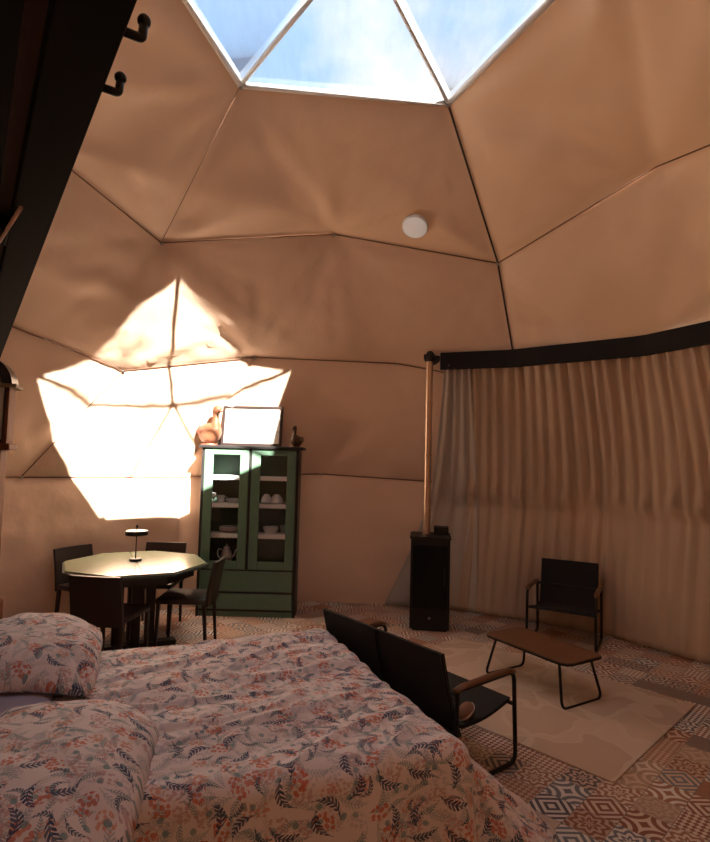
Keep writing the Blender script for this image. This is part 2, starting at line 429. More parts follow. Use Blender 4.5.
# ------------------------------------------------------------------ curtains and valance
curt_m = fabric('beige_curtain_cloth', (.56, .42, .31), trans=.10, tcol=(.7, .45, .28), rough=.85, var=.06, bumpn=.15)
curt_g = fabric('grey_curtain_cloth', (.56, .50, .44), trans=.04, tcol=(.5, .4, .3), rough=.85, var=.06, bumpn=.15)
def catmull(pts, t):
    for i in range(len(pts) - 1):
        if t <= pts[i + 1][0] or i == len(pts) - 2:
            u = (t - pts[i][0]) / (pts[i + 1][0] - pts[i][0]); u = max(0, min(1, u)); return pts[i][1] * (1 - u) + pts[i + 1][1] * u
ZT, ZF = 2.70, 1.27
def curtain(name, azL, azR, nfold, m, seed, flareL=None, amp=.035, thick=.004, zf=ZF):
    """azL/azR in degrees; flareL: list of (z, az) of the left edge"""
    b = NB(); NU = nfold * 10; zs = [ZT - (ZT - zf) * i / 26 for i in range(27)] + [zf - (zf - .012) * (i + 1) / 20 for i in range(20)]
    rows = []
    for z in zs:
        row = []
        aL = catmull(flareL, -z) if flareL else azL
        for i in range(NU + 1):
            u = i / NU; az = math.radians(aL + (azR - aL) * u)
            rt = rdome(math.radians(azL + (azR - azL) * u), 2.72) - .13
            rf = rdome(az, zf) - .10; rb = rdome(az, .3) - .09
            if z >= zf: k = (ZT - z) / (ZT - zf); r = rt + (rf - rt) * k + .03 * math.sin(k * PI)
            else: r = rf + (rb - rf) * ((zf - z) / zf)
            r = min(r, rdome(az, max(z, .1)) - .06)
            if z < zf: r += .03 * min(1, (zf - z) / .05)
            else: r -= .025 * max(0, 1 - (z - zf) / .5)
            ph = u * nfold * 2 * PI + 1.1 * noise.noise(Vector((u * nfold * .7, seed, z * .25)))
            A = amp * (.55 + .9 * abs(noise.noise(Vector((u * nfold * .5, seed + 4, z * .5)))))
            if z < zf:
                A *= .45 + .25 * noise.noise(Vector((u * 9, seed, z)))
            pin = math.exp(-((z - zf) / .05) ** 2)
            A *= (1 - .7 * pin)
            f = math.sin(ph) * A + .010 * noise.noise(Vector((u * nfold * 3, z * 1.5, seed)))
            r2 = r - .02 + f * .8 - (.035 * max(0, math.sin(ph * .5)) * math.exp(-((z - zf - .09) / .07) ** 2))
            r2 = min(r2, rdome(az, max(z, .1)) - .05)
            row.append(b.verts.new((r2 * math.cos(az), r2 * math.sin(az), z)))
        rows.append(row)
    for A_, B_ in zip(rows, rows[1:]):
        for i in range(NU):
            f = b.faces.new((A_[i], A_[i + 1], B_[i + 1], B_[i])); f.smooth = True
    o = obj(name, b, m); md = o.modifiers.new('thickness', 'SOLIDIFY'); md.thickness = thick; md.offset = 0
    return o
c1 = curtain('curtain', 67.5, -34, 52, curt_m, 1.0, flareL=[(-2.8, 67.5), (-1.27, 69), (0, 70.5)])
tag(c1, 'long beige pleated curtain hanging across the right wall behind the armchair', 'curtain')
c2 = curtain('curtain', 71.8, 67.0, 4, curt_g, 5.0, flareL=[(-2.8, 71.8), (-1.27, 75.5), (-.7, 78.5), (0, 83.5)], amp=.045)
tag(c2, 'narrow grey curtain edge gathered behind the stove pipe, trailing left on the floor', 'curtain')
bm = NB(); prev = None; n = 60; rows = []
for i in range(n + 1):
    az = math.radians(72.8 + (-36 - 72.8) * i / n)
    ro = rdome(az, 2.84) - .065; ri = ro - .035
    rows.append([bm.verts.new((r * math.cos(az), r * math.sin(az), z)) for r, z in ((ro, 2.835), (ri, 2.835), (ri, 2.655), (ro, 2.655))])
for A_, B_ in zip(rows, rows[1:]):
    for j in range(4): bm.faces.new((A_[j], A_[(j + 1) % 4], B_[(j + 1) % 4], B_[j]))
bm.faces.new(rows[0][::-1]); bm.faces.new(rows[-1])
tag(obj('curtain_valance', bm, mat('black_canvas', (.008, .008, .010), .9)), 'black curved valance strip along the top of the right curtain', 'curtain valance')

# ------------------------------------------------------------------ loft overhead
e = Vector((-.562, .827, 0)); pn = Vector((.827, .562, 0)); base = Vector((CAM.x, CAM.y, 0))
loft = thing('loft_platform', 'black timber loft deck overhead at the upper left, seen from below', 'loft', (0, 0, 0))
blk = wood('black_stained_timber', (.004, .003, .0026), (.008, .006, .005), .9, 6, 'X'); blk.node_tree.nodes['Principled BSDF'].inputs['Specular IOR Level'].default_value = .1
brn = wood('brown_loft_board', (.045, .018, .009), (.10, .042, .020), .6, 6, 'X')
def trange(s, R_=3.36):
    q = base + pn * s; bq = q.dot(e); cq = q.dot(q) - R_ * R_; d = bq * bq - cq
    if d <= 0: return None
    return -bq - math.sqrt(d), -bq + math.sqrt(d)
LM = Matrix(((e.x, -pn.x, 0, base.x), (e.y, -pn.y, 0, base.y), (0, 0, 1, 0), (0, 0, 0, 1)))   # local x along the edge, y to the left
def lbox(name, t0, t1, s0_, s1_, z0, z1, m, parent=loft, bev=.003):
    b = NB(); box(b, t0, t1, -s1_, -s0_, z0, z1, bev)
    o = obj(name, b, m, parent); o.matrix_basis = LM; return o
t0, t1 = trange(.18, 3.32)
lbox('edge_beam', t0, t1, .075, .183, 2.40, 2.52, blk)
s_ = .072; i = 0
while s_ > -3.0:
    wj = .034; r_ = trange(s_, 3.36); r2_ = trange(s_ - wj, 3.36)
    if r_ is None or r2_ is None: s_ -= .07; continue
    a_, b_ = max(r_[0], r2_[0]), min(r_[1], r2_[1])
    if b_ - a_ > .2:
        lbox('deck_board', a_, b_, s_ - .072, s_ - .001, 2.44, 2.47, brn, bev=0)
        if i % 1 == 0: lbox('batten', a_, b_, s_ - .072, s_ - .036, 2.405, 2.44, blk, bev=0)
    s_ -= .072; i += 1
lbox('cross_beam', 2.12, 2.30, -1.6, .074, 2.39, 2.44, blk)
b = NB(); tube(b, [(1.90, -.092, 2.392), (2.95, .02, 2.392)], .006, 6); o = obj('light_gap_strip', b, mat('light_gap_colour', (.62, .44, .33), .5), loft); o.matrix_basis = LM  # solid pale strip added to imitate light showing through a gap in the boards
for t_, s1 in ((-.45, .12), (4.9, .12), (1.2, -2.6)):
    b = NB(); box(b, t_ - .04, t_ + .04, -s1 - .04, -s1 + .04, 0, 2.44, .004)
    if t_ != 4.9: o = obj('post', b, blk, loft); o.matrix_basis = LM
    else: b.free()
for t_ in (1.06, 1.255):
    b = NB(); tube(b, fillet([(t_, -.17, 2.447), (t_, -.224, 2.447), (t_, -.226, 2.475)], .008), .0085, 10)
    t = bmesh.new(); bmesh.ops.create_uvsphere(t, u_segments=14, v_segments=10, radius=.0125); _merge(b, t, 0, Matrix.Translation((t_, -.226, 2.482)))
    o = obj('coat_hook', b, mat('black_iron', (.006, .006, .006), .4, .3), loft, smooth=True); o.matrix_basis = LM

# ------------------------------------------------------------------ ceiling light
P = Vector((.543, 2.087, 3.881))
nrm = (s0['B'] - s0['M']).cross(s0['D'] - s0['M']).normalized()
if nrm.dot(CEN - P) < 0: nrm = -nrm
lt = thing('ceiling_light', 'round white ceiling light on the sloping canvas below the skylight', 'ceiling light', P + nrm * .05)
lt.rotation_euler = nrm.to_track_quat('Z', 'Y').to_euler()
b = NB(); lathe(b, [(.105, 0), (.122, .004), (.122, .026), (.114, .034)], 48); obj('housing', b, mat('white_plastic', (.80, .78, .75), .45), lt, smooth=30)
mat('frosted_plastic', (.85, .83, .8), .5).node_tree.nodes['Principled BSDF'].inputs['Emission Strength'].default_value = .13
MATS['frosted_plastic'].node_tree.nodes['Principled BSDF'].inputs['Emission Color'].default_value = (1, .97, .92, 1)
b = NB(); lathe(b, [(.112, .030), (.108, .040), (.085, .047), (.001, .050)], 48); obj('diffuser', b, mat('frosted_plastic', (.85, .83, .8), .5), lt, smooth=30)

# ------------------------------------------------------------------ green display cabinet
green = mat('green_painted_wood', (.085, .155, .105), .42, var=.22, vscale=10, bump=.1, bscale=90)
dgreen = mat('dark_green_back', (.030, .060, .042), .6, var=.15)
black_t = mat('black_painted_wood', (.010, .009, .009), .4)
lace_m = mat('white_lace', (.75, .74, .74), .8)
paneg = glass_film('cabinet_glass')
CX0, CX1, CY, CYB, CH = -1.59, -.555, 3.03, 3.315, 1.788
W_ = CX1 - CX0
cab = thing('display_cabinet', 'green and black glass-doored cabinet with two drawers against the canvas wall', 'cabinet', ((CX0 + CX1) / 2, CY, 0))
hw = W_ / 2; DP = CYB - CY; fz = .03
b = NB()
for sx in (-1, 1): box(b, min(sx * hw, sx * (hw - .028)), max(sx * hw, sx * (hw - .028)), 0, DP, 0, CH - .03, .003)
box(b, -hw + .028, hw - .028, .02, DP, .49, .52); box(b, -hw + .028, hw - .028, .02, DP, .235, .255); box(b, -hw + .028, hw - .028, .02, DP, .05, .07)
box(b, -.014, .014, 0, .04, .50, CH - .03); box(b, -hw + .028, hw - .028, .0, .02, .475, .49); box(b, -hw + .028, hw - .028, .0, .02, .24, .262); box(b, -hw + .028, hw - .028, 0, .02, .058, .078)
obj('carcass', b, black_t, cab)
b = NB(); box(b, -hw - .03, hw + .045, -.03, DP + .005, CH - .03, CH, .006); obj('cabinet_top', b, black_t, cab)
b = NB(); box(b, -hw + .028, hw - .028, DP - .012, DP - .002, .52, CH - .03); obj('back_panel', b, dgreen, cab)
b = NB(); box(b, -hw + .03, hw - .03, .012, .03, .0, .057); obj('plinth', b, green, cab)
for z0, z1 in ((.264, .473), (.08, .238)):
    b = NB(); box(b, -hw + .031, hw - .031, -.004, .016, z0, z1, .004); box(b, -hw + .04, hw - .04, .016, DP - .04, z0 + .02, z1 - .03); d = obj('drawer', b, green, cab)
SH = (1.465, 1.172, .852)
for z in SH:
    b = NB(); box(b, -hw + .029, hw - .029, .035, DP - .013, z - .018, z); obj('shelf', b, green, cab)
def lace(x0, x1, y, z, seed):
    b = NB(); n = 96; top = []; bot = []
    for i in range(n + 1):
        u = i / n; x = x0 + (x1 - x0) * u; d = .038 + .008 * abs(math.sin(u * 26)) + .003 * math.sin(u * 90 + seed) 
        top.append(b.verts.new((x, y, z))); bot.append(b.verts.new((x, y - .003, z - d)))
    tb = [b.verts.new((v.co.x, y + .16, z)) for v in top]
    for i in range(n): b.faces.new((top[i], top[i + 1], bot[i + 1], bot[i])); b.faces.new((tb[i], tb[i + 1], top[i + 1], top[i]))
    return b
for sx, nm in ((-1, 'l'), (1, 'r')):
    x0, x1 = (-hw + .031, -.016) if sx < 0 else (.016, hw - .031)
    d = NB(); z0, z1 = .492, CH - .034; st = .092; rt_, rb = .062, .082
    box(d, x0, x0 + st, -.005, .018, z0, z1, .004); box(d, x1 - st, x1, -.005, .018, z0, z1, .004)
    box(d, x0 + st, x1 - st, -.005, .018, z1 - rt_, z1, .003); box(d, x0 + st, x1 - st, -.005, .018, z0, z0 + rb, .003)
    door = obj('cabinet_door', d, green, cab)
    g = NB(); box(g, x0 + st - .003, x1 - st + .003, .006, .009, z0 + rb - .003, z1 - rt_ + .003); obj('glass_pane', g, paneg, door)
    for k, z in enumerate(SH):
        o = obj('lace_trim', lace(x0 + st - .02, x1 - st + .02, .030, z + .002, k + sx), lace_m, cab)
        md = o.modifiers.new('thickness', 'SOLIDIFY'); md.thickness = .0015
    b = NB(); box(b, x0 + .02, x1 - .02, .03, DP - .02, .52, .526); obj('shelf_liner', b, lace_m, cab)
# crockery
china = mat('white_china', (.72, .70, .70), .2, coat=.3)
pinkch = mat('pink_china', (.55, .26, .28), .25)
def inside(name, bm, m, x, y, z, label, cat, group=None): 
    o = obj(name, bm, m, loc=(x, y, z), smooth=35); tag(o, label, cat, group); return o
cx = (CX0 + CX1) / 2
def plate_prof(r, h=.018): return [(r * .55, 0), (r * .6, .002), (r, h), (r * .98, h + .003), (r * .6, .006), (.001, .006)]
def cup_prof(r, h): return [(r * .5, 0), (r * .75, h * .2), (r, h), (r * .93, h), (r * .68, h * .25), (.001, h * .12)]
z2 = SH[1] + .004; z3 = SH[2] + .004
def cup(x, y, z, r, h, label, cat='cup', m=china):
    t = thing('cup', label, cat, (x, y, z)); b = NB(); lathe(b, cup_prof(r, h), 24); obj('bowl_body', b, m, t, smooth=35)
    b = NB(); tube(b, [(r * .85, 0, h * .8), (r * 1.4, 0, h * .75), (r * 1.45, 0, h * .45), (r * .75, 0, h * .25)], .004, 8); obj('cup_handle', b, m, t, smooth=True)
b = NB(); lathe(b, [(.022, 0), (.024, .002), (.006, .01), (.006, .035), (.026, .055), (.03, .10), (.028, .10), (.022, .06), (.001, .045)], 24)
inside('drinking_glass', b, mat('pale_glass', (.6, .62, .6), .1), cx - .405, CY + .12, z2, 'small pale stemmed glass at left end of the middle cabinet shelf', 'glass')
cup(cx - .33, CY + .13, z2, .048, .075, 'white cup beside the stemmed glass in the left cabinet door')
for k in range(3):
    b = NB(); lathe(b, plate_prof(.085), 32)
    inside('saucer', b, china, cx - .19, CY + .14, z2 + k * .0105, 'white saucer, ' + ('bottom', 'middle', 'topmost')[k] + ' of the flat stack right of the white cup', 'saucer', 'saucers on the middle shelf')
for k, (dx, r, lab) in enumerate(((.115, .062, 'white upturned bowl, left of the two behind the right glass door'), (.225, .072, 'wider white upturned bowl, right of the two behind the right glass door'))):
    b = NB(); lathe(b, [(r, 0), (r * .97, .02), (r * .82, .052), (r * .5, .078), (r * .4, .088), (r * .38, .088), (.001, .082)], 28); inside('bowl', b, china, cx + dx + .05, CY + .14, z2 + .012, lab, 'bowl', 'upturned bowls on the middle shelf')
b = NB(); lathe(b, plate_prof(.115, .008), 32); o = inside('platter', b, china, cx + .225, CY + .16, z2, 'flat white platter under the two upturned bowls', 'plate')
for k in range(4):
    b = NB(); lathe(b, plate_prof(.105, .026), 32)
    inside('plate', b, pinkch if k in (0, 2) else china, cx - .235, CY + .15, z3 + k * .0105, ('pink plate, bottom', 'white plate, second from the bottom', 'pink plate, second from the top', 'white plate, topmost')[k] + ' of the stack on the lowest left shelf', 'plate', 'plates on the lowest left shelf')
for k in range(3):
    b = NB(); lathe(b, [(.05, 0), (.055, .004), (.088, .045), (.084, .045), (.05, .009), (.001, .007)], 28)
    inside('soup_plate', b, china, cx + .22, CY + .15, z3 + k * .012, 'white soup plate, ' + ('bottom', 'middle', 'topmost')[k] + ' of the stack on the lowest right shelf', 'plate', 'soup plates on the lowest right shelf')
cup(cx + .36, CY + .18, z3, .045, .085, 'grey-green mug at the right end of the lowest right shelf', 'mug', mat('grey_green_glaze', (.25, .3, .24), .3))
# jug
tp = thing('teapot', 'white and silver teapot on the cabinet floor behind the left glass door', 'teapot', (cx - .245, CY + .14, .527))
b = NB(); lathe(b, [(.045, 0), (.062, .03), (.066, .075), (.05, .13), (.036, .155), (.034, .16)], 28); obj('pot_body', b, mat('silvery_china', (.62, .6, .6), .12, .3), tp, smooth=True)
b = NB(); lathe(b, [(.036, .16), (.03, .175), (.012, .185), (.006, .19), (.012, .2), (.001, .208)], 24); obj('lid', b, china, tp, smooth=True)
b = NB(); tube(b, [(-.045, 0, .14), (-.085, 0, .15), (-.098, 0, .115), (-.09, 0, .07), (-.06, 0, .045)], .007, 8); obj('pot_handle', b, china, tp, smooth=True)
b = NB(); tube(b, [(.055, 0, .06), (.085, 0, .09), (.092, 0, .13), (.108, 0, .15)], [.014, .010, .008, .007], 10); obj('spout', b, china, tp, smooth=True)
# picture frame
pf = thing('picture_frame', 'wide framed pale picture leaning on top of the green cabinet', 'picture frame', (-1.10, CY + .13, CH + .002)); pf.rotation_euler = (math.radians(-7), 0, math.radians(-3))
PW, PH, FW_ = .67, .445, .030
b = NB()
box(b, -PW / 2, PW / 2, 0, .022, 0, FW_, .004); box(b, -PW / 2, PW / 2, 0, .022, PH - FW_, PH, .004); box(b, -PW / 2, -PW / 2 + FW_, 0, .022, FW_ - .003, PH - FW_ + .003, .004); box(b, PW / 2 - FW_, PW / 2, 0, .022, FW_ - .003, PH - FW_ + .003, .004)
obj('frame', b, wood('reddish_frame_wood', (.020, .007, .005), (.035, .014, .010), .6, 6, 'X'), pf)
def pic_mat():
    m = bpy.data.materials.new('pale_print'); m.use_nodes = True; q = NT(m); bb = q.N['Principled BSDF']; tc = q.N.new('ShaderNodeTexCoord')
    x, y, z = q.sep(tc.outputs['Object']); nz = q.noise(q.mapping(tc.outputs['Object'], (9, 9, 16)), 1.4, 4)
    hor = q.math('LESS_THAN', q.math('ABSOLUTE', q.math('SUBTRACT', z, q.math('ADD', .13, q.math('MULTIPLY', nz, .06)))), .022)
    q.lk(q.mix(q.math('MULTIPLY', hor, .5), (.80, .78, .72, 1), (.5, .55, .5, 1)), bb.inputs['Base Color']); bb.inputs['Roughness'].default_value = .4; return m
b = NB(); box(b, -PW / 2 + FW_ - .004, PW / 2 - FW_ + .004, .010, .014, FW_ - .004, PH - FW_ + .004); obj('print', b, pic_mat(), pf)
b = NB(); box(b, -PW / 2 + .01, PW / 2 - .01, .018, .022, .01, PH - .01); obj('backing_board', b, mat('brown_board', (.2, .12, .07), .8), pf)

# carved birds
def skinned(name, joints, edges, m, parent=None, loc=(0, 0, 0), rot=(0, 0, 0), sub=2, scale=1.0):
    me = bpy.data.meshes.new(name); me.from_pydata([Vector(j[:3]) * scale for j in joints], edges, [])
    o = bpy.data.objects.new(name, me); COL.objects.link(o); me.materials.append(m)
    md = o.modifiers.new('skin', 'SKIN'); md.use_smooth_shade = True
    for i, j in enumerate(joints):
        r = j[3] * scale; me.skin_vertices[0].data[i].radius = (r, (j[4] * scale if len(j) > 4 else r))
    me.skin_vertices[0].data[0].use_root = True
    s = o.modifiers.new('sub', 'SUBSURF'); s.levels = sub; s.render_levels = sub
    o.location = loc; o.rotation_euler = rot
    if parent: o.parent = parent
    return o
woodb = wood('carved_tan_wood', (.17, .06, .028), (.30, .12, .06), .5, 5, 'X')
woodd = wood('carved_dark_wood', (.07, .035, .022), (.13, .07, .04), .5, 5, 'X')
def bird(label, loc, rz, sc, m, m2, facing_back=False):
    t = thing('duck_figurine', label, 'figurine', loc, rz)
    # body along +x (breast) to -x (tail)
    b = NB(); secs = [(-.155, .012, .135, .010), (-.13, .028, .125, .022), (-.09, .060, .105, .055), (-.03, .078, .088, .082), (.03, .076, .088, .084), (.075, .060, .098, .074), (.105, .040, .112, .056), (.125, .012, .12, .02)]
    rings = []
    for x, ry, zc, rz_ in secs:
        rings.append([b.verts.new((x, ry * math.cos(a), max(.004, zc + rz_ * math.sin(a)))) for a in [2 * PI * j / 20 for j in range(20)]])
    for A_, B_ in zip(rings, rings[1:]):
        for j in range(20): b.faces.new((A_[j], A_[(j + 1) % 20], B_[(j + 1) % 20], B_[j])).smooth = True
    b.faces.new(rings[0][::-1]); b.faces.new(rings[-1])
    # neck and head as one continuous run out of the breast
    tube(b, [(.07, 0, .11), (.092, 0, .15), (.088, 0, .19), (.082, 0, .225), (.088, 0, .252), (.105, 0, .268), (.125, 0, .268), (.138, 0, .262)], [.05, .036, .026, .024, .031, .034, .027, .014], 14)
    bo = obj('bird_body', b, m, t, smooth=True); bo.scale = (sc, sc, sc)
    b = NB(); tube(b, [(.130, 0, .262), (.15, 0, .257), (.172, 0, .252)], [.013, .012, .009], 10, ry=.006); o = obj('bill', b, m2, t, smooth=True); o.scale = (sc, sc, sc)
    for sy in (-1, 1):
        b = NB(); n_ = 14; cen = b.verts.new((-.03, sy * .092, .10)); rim = []
        for j in range(n_):
            a = 2 * PI * j / n_; x = -.03 + .078 * math.cos(a) * (1.25 if math.cos(a) < 0 else 1); z = .10 + .042 * math.sin(a) + (.012 if math.cos(a) < 0 else 0)
            rim.append(b.verts.new((x, sy * .062, z)))
        for j in range(n_): b.faces.new((cen, rim[j], rim[(j + 1) % n_])).smooth = True
        o = obj('wing', b, m2, t, smooth=True); o.scale = (sc, sc, sc); md = o.modifiers.new('s', 'SOLIDIFY'); md.thickness = .012
    for sy in (-1, 1):
        b = NB(); t_ = bmesh.new(); bmesh.ops.create_uvsphere(t_, u_segments=8, v_segments=6, radius=.005); _merge(b, t_, 0, Matrix.Translation((.118, sy * .027, .275))); o = obj('eye', b, black_t, t, smooth=True); o.scale = (sc, sc, sc)
    b = NB(); prism(b, rounded_poly(.15, .10, .04), 0, .012, bev=.003); o = obj('base', b, m2, t); o.scale = (sc, sc, sc)
    return t
bird('large tan carved wooden duck left of the picture on the cabinet', (-1.55, CY + .13, CH), math.radians(-48), 1.42, woodb, wood('carved_red_wood', (.16, .045, .025), (.24, .08, .05), .5, 5, 'X'))
bird('small dark brown carved duck right of the picture on the cabinet', (-.605, CY + .12, CH), math.radians(258), .78, woodd, woodd)

# ------------------------------------------------------------------ octagonal dining table
tab = thing('dining_table', 'octagonal pale green topped dining table with dark pedestal posts', 'table', (-1.85, 2.0, 0), math.radians(27))
AP = .605
octo = lambda r: [(r * math.cos(math.radians(22.5 + 45 * i)), r * math.sin(math.radians(22.5 + 45 * i))) for i in range(8)]
topm = mat('pale_green_lacquer', (.30, .36, .24), .22, var=.12, vscale=14, coat=.4)
b = NB(); prism(b, octo(AP * 1.03), .700, .722, bev=.003); obj('top_rim', b, mat('dark_green_wood', (.030, .045, .032), .4), tab)
for sg in (-1, 1):
    half = [(x, y) for x, y in octo(AP) if x * sg > 0]
    ys = sorted(half, key=lambda q: q[1]); y0, y1 = ys[0][1], ys[-1][1]
    ymx = AP * math.sin(math.radians(67.5)); poly = [(sg * .0015, -ymx)] + ys + [(sg * .0015, ymx)]
    poly = [(sg * .0015, -ymx)] + sorted(half, key=lambda q: q[1]) + [(sg * .0015, ymx)]
    if sg < 0: poly = poly[::-1]
    b = NB(); prism(b, poly, .722, .734, bev=.002); obj('tabletop_leaf', b, topm, tab)
dk = mat('dark_brown_wood', (.018, .012, .010), .5)
b = NB(); prism(b, octo(.50), .62, .70); obj('apron', b, dk, tab)
for k in range(4):
    a = PI / 2 * k; x, y = .135 * math.cos(a), .135 * math.sin(a); b = NB(); box(b, x - .038, x + .038, y - .038, y + .038, .045, .63, .004); obj('post', b, dk, tab)
b = NB(); box(b, -.36, .36, -.05, .05, 0, .045, .006); box(b, -.05, .05, -.36, .36, 0, .045, .006); obj('base', b, dk, tab)
# lamp
lp = thing('table_lamp', 'small black disc-shaded table lamp on the octagonal table', 'lamp', (-1.88, 2.06, .735))
bk = mat('black_metal', (.012, .011, .011), .35, .5)
b = NB(); lathe(b, [(.052, 0), (.054, .003), (.054, .016), (.050, .020), (.001, .021)], 32); obj('lamp_base', b, bk, lp, smooth=30)
b = NB(); tube(b, [(0, 0, .018), (0, 0, .305)], .0045, 10); obj('stem', b, bk, lp, smooth=30)
b = NB(); lathe(b, [(.093, .222), (.096, .224), (.096, .256), (.090, .262), (.001, .263)], 40); lathe(b, [(.001, .232), (.093, .222)], 40, cap=False); obj('lamp_shade', b, bk, lp, smooth=30)
b = NB(); lathe(b, [(.009, .29), (.011, .30), (.006, .312), (.001, .316)], 16); obj('finial', b, bk, lp, smooth=30)

# ------------------------------------------------------------------ dining chairs
leather = mat('dark_brown_leather', (.020, .011, .009), .38, var=.15, bump=.15, bscale=120)
def dining_chair(label, loc, rz):
    """faces local +y, seat edge forward; back panel at y = 0"""
    t = thing('dining_chair', label, 'chair', loc, rz, 'dark leather chairs round the octagonal table')
    w = .205; H = .775
    b = NB(); box(b, -w, w, .0, .42, .415, .462, .014); obj('seat', b, leather, t, smooth=40)
    b = NB(); n = 10; rows = []
    for i in range(n + 1):
        z = .40 + (H - .40) * i / n; off = -.012 - .06 * (i / n) ** 1.4; row = []
        for j in range(9):
            x = -w + 2 * w * j / 8; bow = -.018 * (1 - (2 * j / 8 - 1) ** 2); row.append((x * (1 - .02 * i / n), off + bow, z + (.0)))
        rows.append(row)
    F = [[b.verts.new((x, y + .014, z)) for x, y, z in r] for r in rows]; K = [[b.verts.new((x, y - .014, z)) for x, y, z in r] for r in rows]
    for i in range(n):
        for j in range(8):
            b.faces.new((F[i][j + 1], F[i][j], F[i + 1][j], F[i + 1][j + 1])); b.faces.new((K[i][j], K[i][j + 1], K[i + 1][j + 1], K[i + 1][j]))
        b.faces.new((F[i][0], K[i][0], K[i + 1][0], F[i + 1][0])); b.faces.new((K[i][8], F[i][8], F[i + 1][8], K[i + 1][8]))
    for j in range(8): b.faces.new((F[n][j + 1], F[n][j], K[n][j], K[n][j + 1])); b.faces.new((F[0][j], F[0][j + 1], K[0][j + 1], K[0][j]))
    obj('backrest', b, leather, t, smooth=40)
    for sx in (-1, 1):
        for y, sp in ((.012, -.03), (.395, .012)):
            b = NB(); t_ = bmesh.new(); bmesh.ops.create_cube(t_, size=1)
            for v in t_.verts:
                top = v.co.z > 0; r = .030 if top else .022
                v.co = Vector((sx * (w - .018) + v.co.x * r, (y if top else y + sp) + v.co.y * r, .42 if top else 0))
            _merge(b, t_); obj('leg', b, leather, t)
    return t
ch1 = dining_chair('dark leather dining chair at the left of the octagonal table, by the clock', (-2.57, 2.44, 0), math.radians(-122))
def facing(dx, dy): return math.atan2(dy, dx) - PI / 2
ch1.rotation_euler.z = facing(.90, -.44)
dup(ch1, (-1.87, 2.80, 0), facing(.03, -1), 'dark leather dining chair behind the table, next to the lit canvas wall')
dup(ch1, (-1.84, 1.27, 0), facing(.12, 1), 'dark leather dining chair nearest the bed, its back to the viewer')
dup(ch1, (-1.20, 2.05, 0), facing(-1, -.02), 'dark leather dining chair seen side-on in front of the green cabinet')

# ------------------------------------------------------------------ stove with its pipe
stv = thing('pellet_stove', 'tall black box stove standing in front of the grey curtain', 'stove', (.835, 2.88, 0), math.radians(-7))
iron = mat('matt_black_steel', (.006, .006, .007), .5, .2)
b = NB(); box(b, -.195, .195, -.19, .19, .02, .90, .008); obj('stove_body', b, iron, stv)
b = NB(); box(b, -.205, .205, -.20, .20, .90, .925, .006); obj('top_plate', b, iron, stv)
b = NB(); box(b, -.175, .175, -.198, -.188, .22, .84, .006); d = obj('stove_door', b, mat('stove_black_glass', (.003, .003, .004), .5, spec=.2), stv)
b = NB(); tube(b, fillet([(.14, -.197, .46), (.14, -.225, .46), (.14, -.225, .62), (.14, -.197, .62)], .01), .006, 8); obj('door_handle', b, iron, d)
b = NB(); lathe(b, [(.013, 0), (.013, .004), (.001, .005)], 20); o = obj('badge', b, mat('grey_badge', (.25, .25, .26), .3, .6), stv); o.location = (0, -.190, .13); o.rotation_euler = (PI / 2, 0, 0)
b = NB(); box(b, -.17, .17, -.16, .17, 0, .02); obj('plinth', b, iron, stv)
b = NB(); box(b, .035, .185, .02, .17, .925, 1.0, .006); hp = obj('pellet_hatch', b, iron, stv)
cop = mat('brushed_steel_pipe', (.62, .47, .36), .28, 1.0)
pp = thing('stove_pipe', 'thin shiny metal flue rising from the black stove to the canvas wall', 'flue pipe', (.80, 2.92, .925))
PX, PY = .80, 2.92; daz = math.atan2(PY, PX); out = Vector((math.cos(daz), math.sin(daz), 0))
rr = rdome(daz, 2.80); L_ = rr - math.hypot(PX, PY) 
b = NB(); tube(b, [(0, 0, 0), (0, 0, 1.80)], .036, 20); obj('pipe', b, cop, pp, smooth=30)
b = NB(); el = fillet([(0, 0, 1.80), (0, 0, 1.885), out * (L_ - .035) + Vector((0, 0, 1.885))], .05); tube(b, el, .040, 16); obj('elbow', b, iron, pp, smooth=30)
for z in (.01, .235, .80, 1.35):
    b = NB(); lathe(b, [(.037, 0), (.043, .003), (.043, .02), (.037, .023)], 24, (0, 0, z)); obj('collar', b, cop, pp, smooth=30)
b = NB(); q = out * (L_ - .055) + Vector((0, 0, 1.885)); tube(b, [q, q + out * .045], .088, 24); obj('wall_flange', b, mat('black_rubber', (.01, .01, .01), .7), pp, smooth=30)

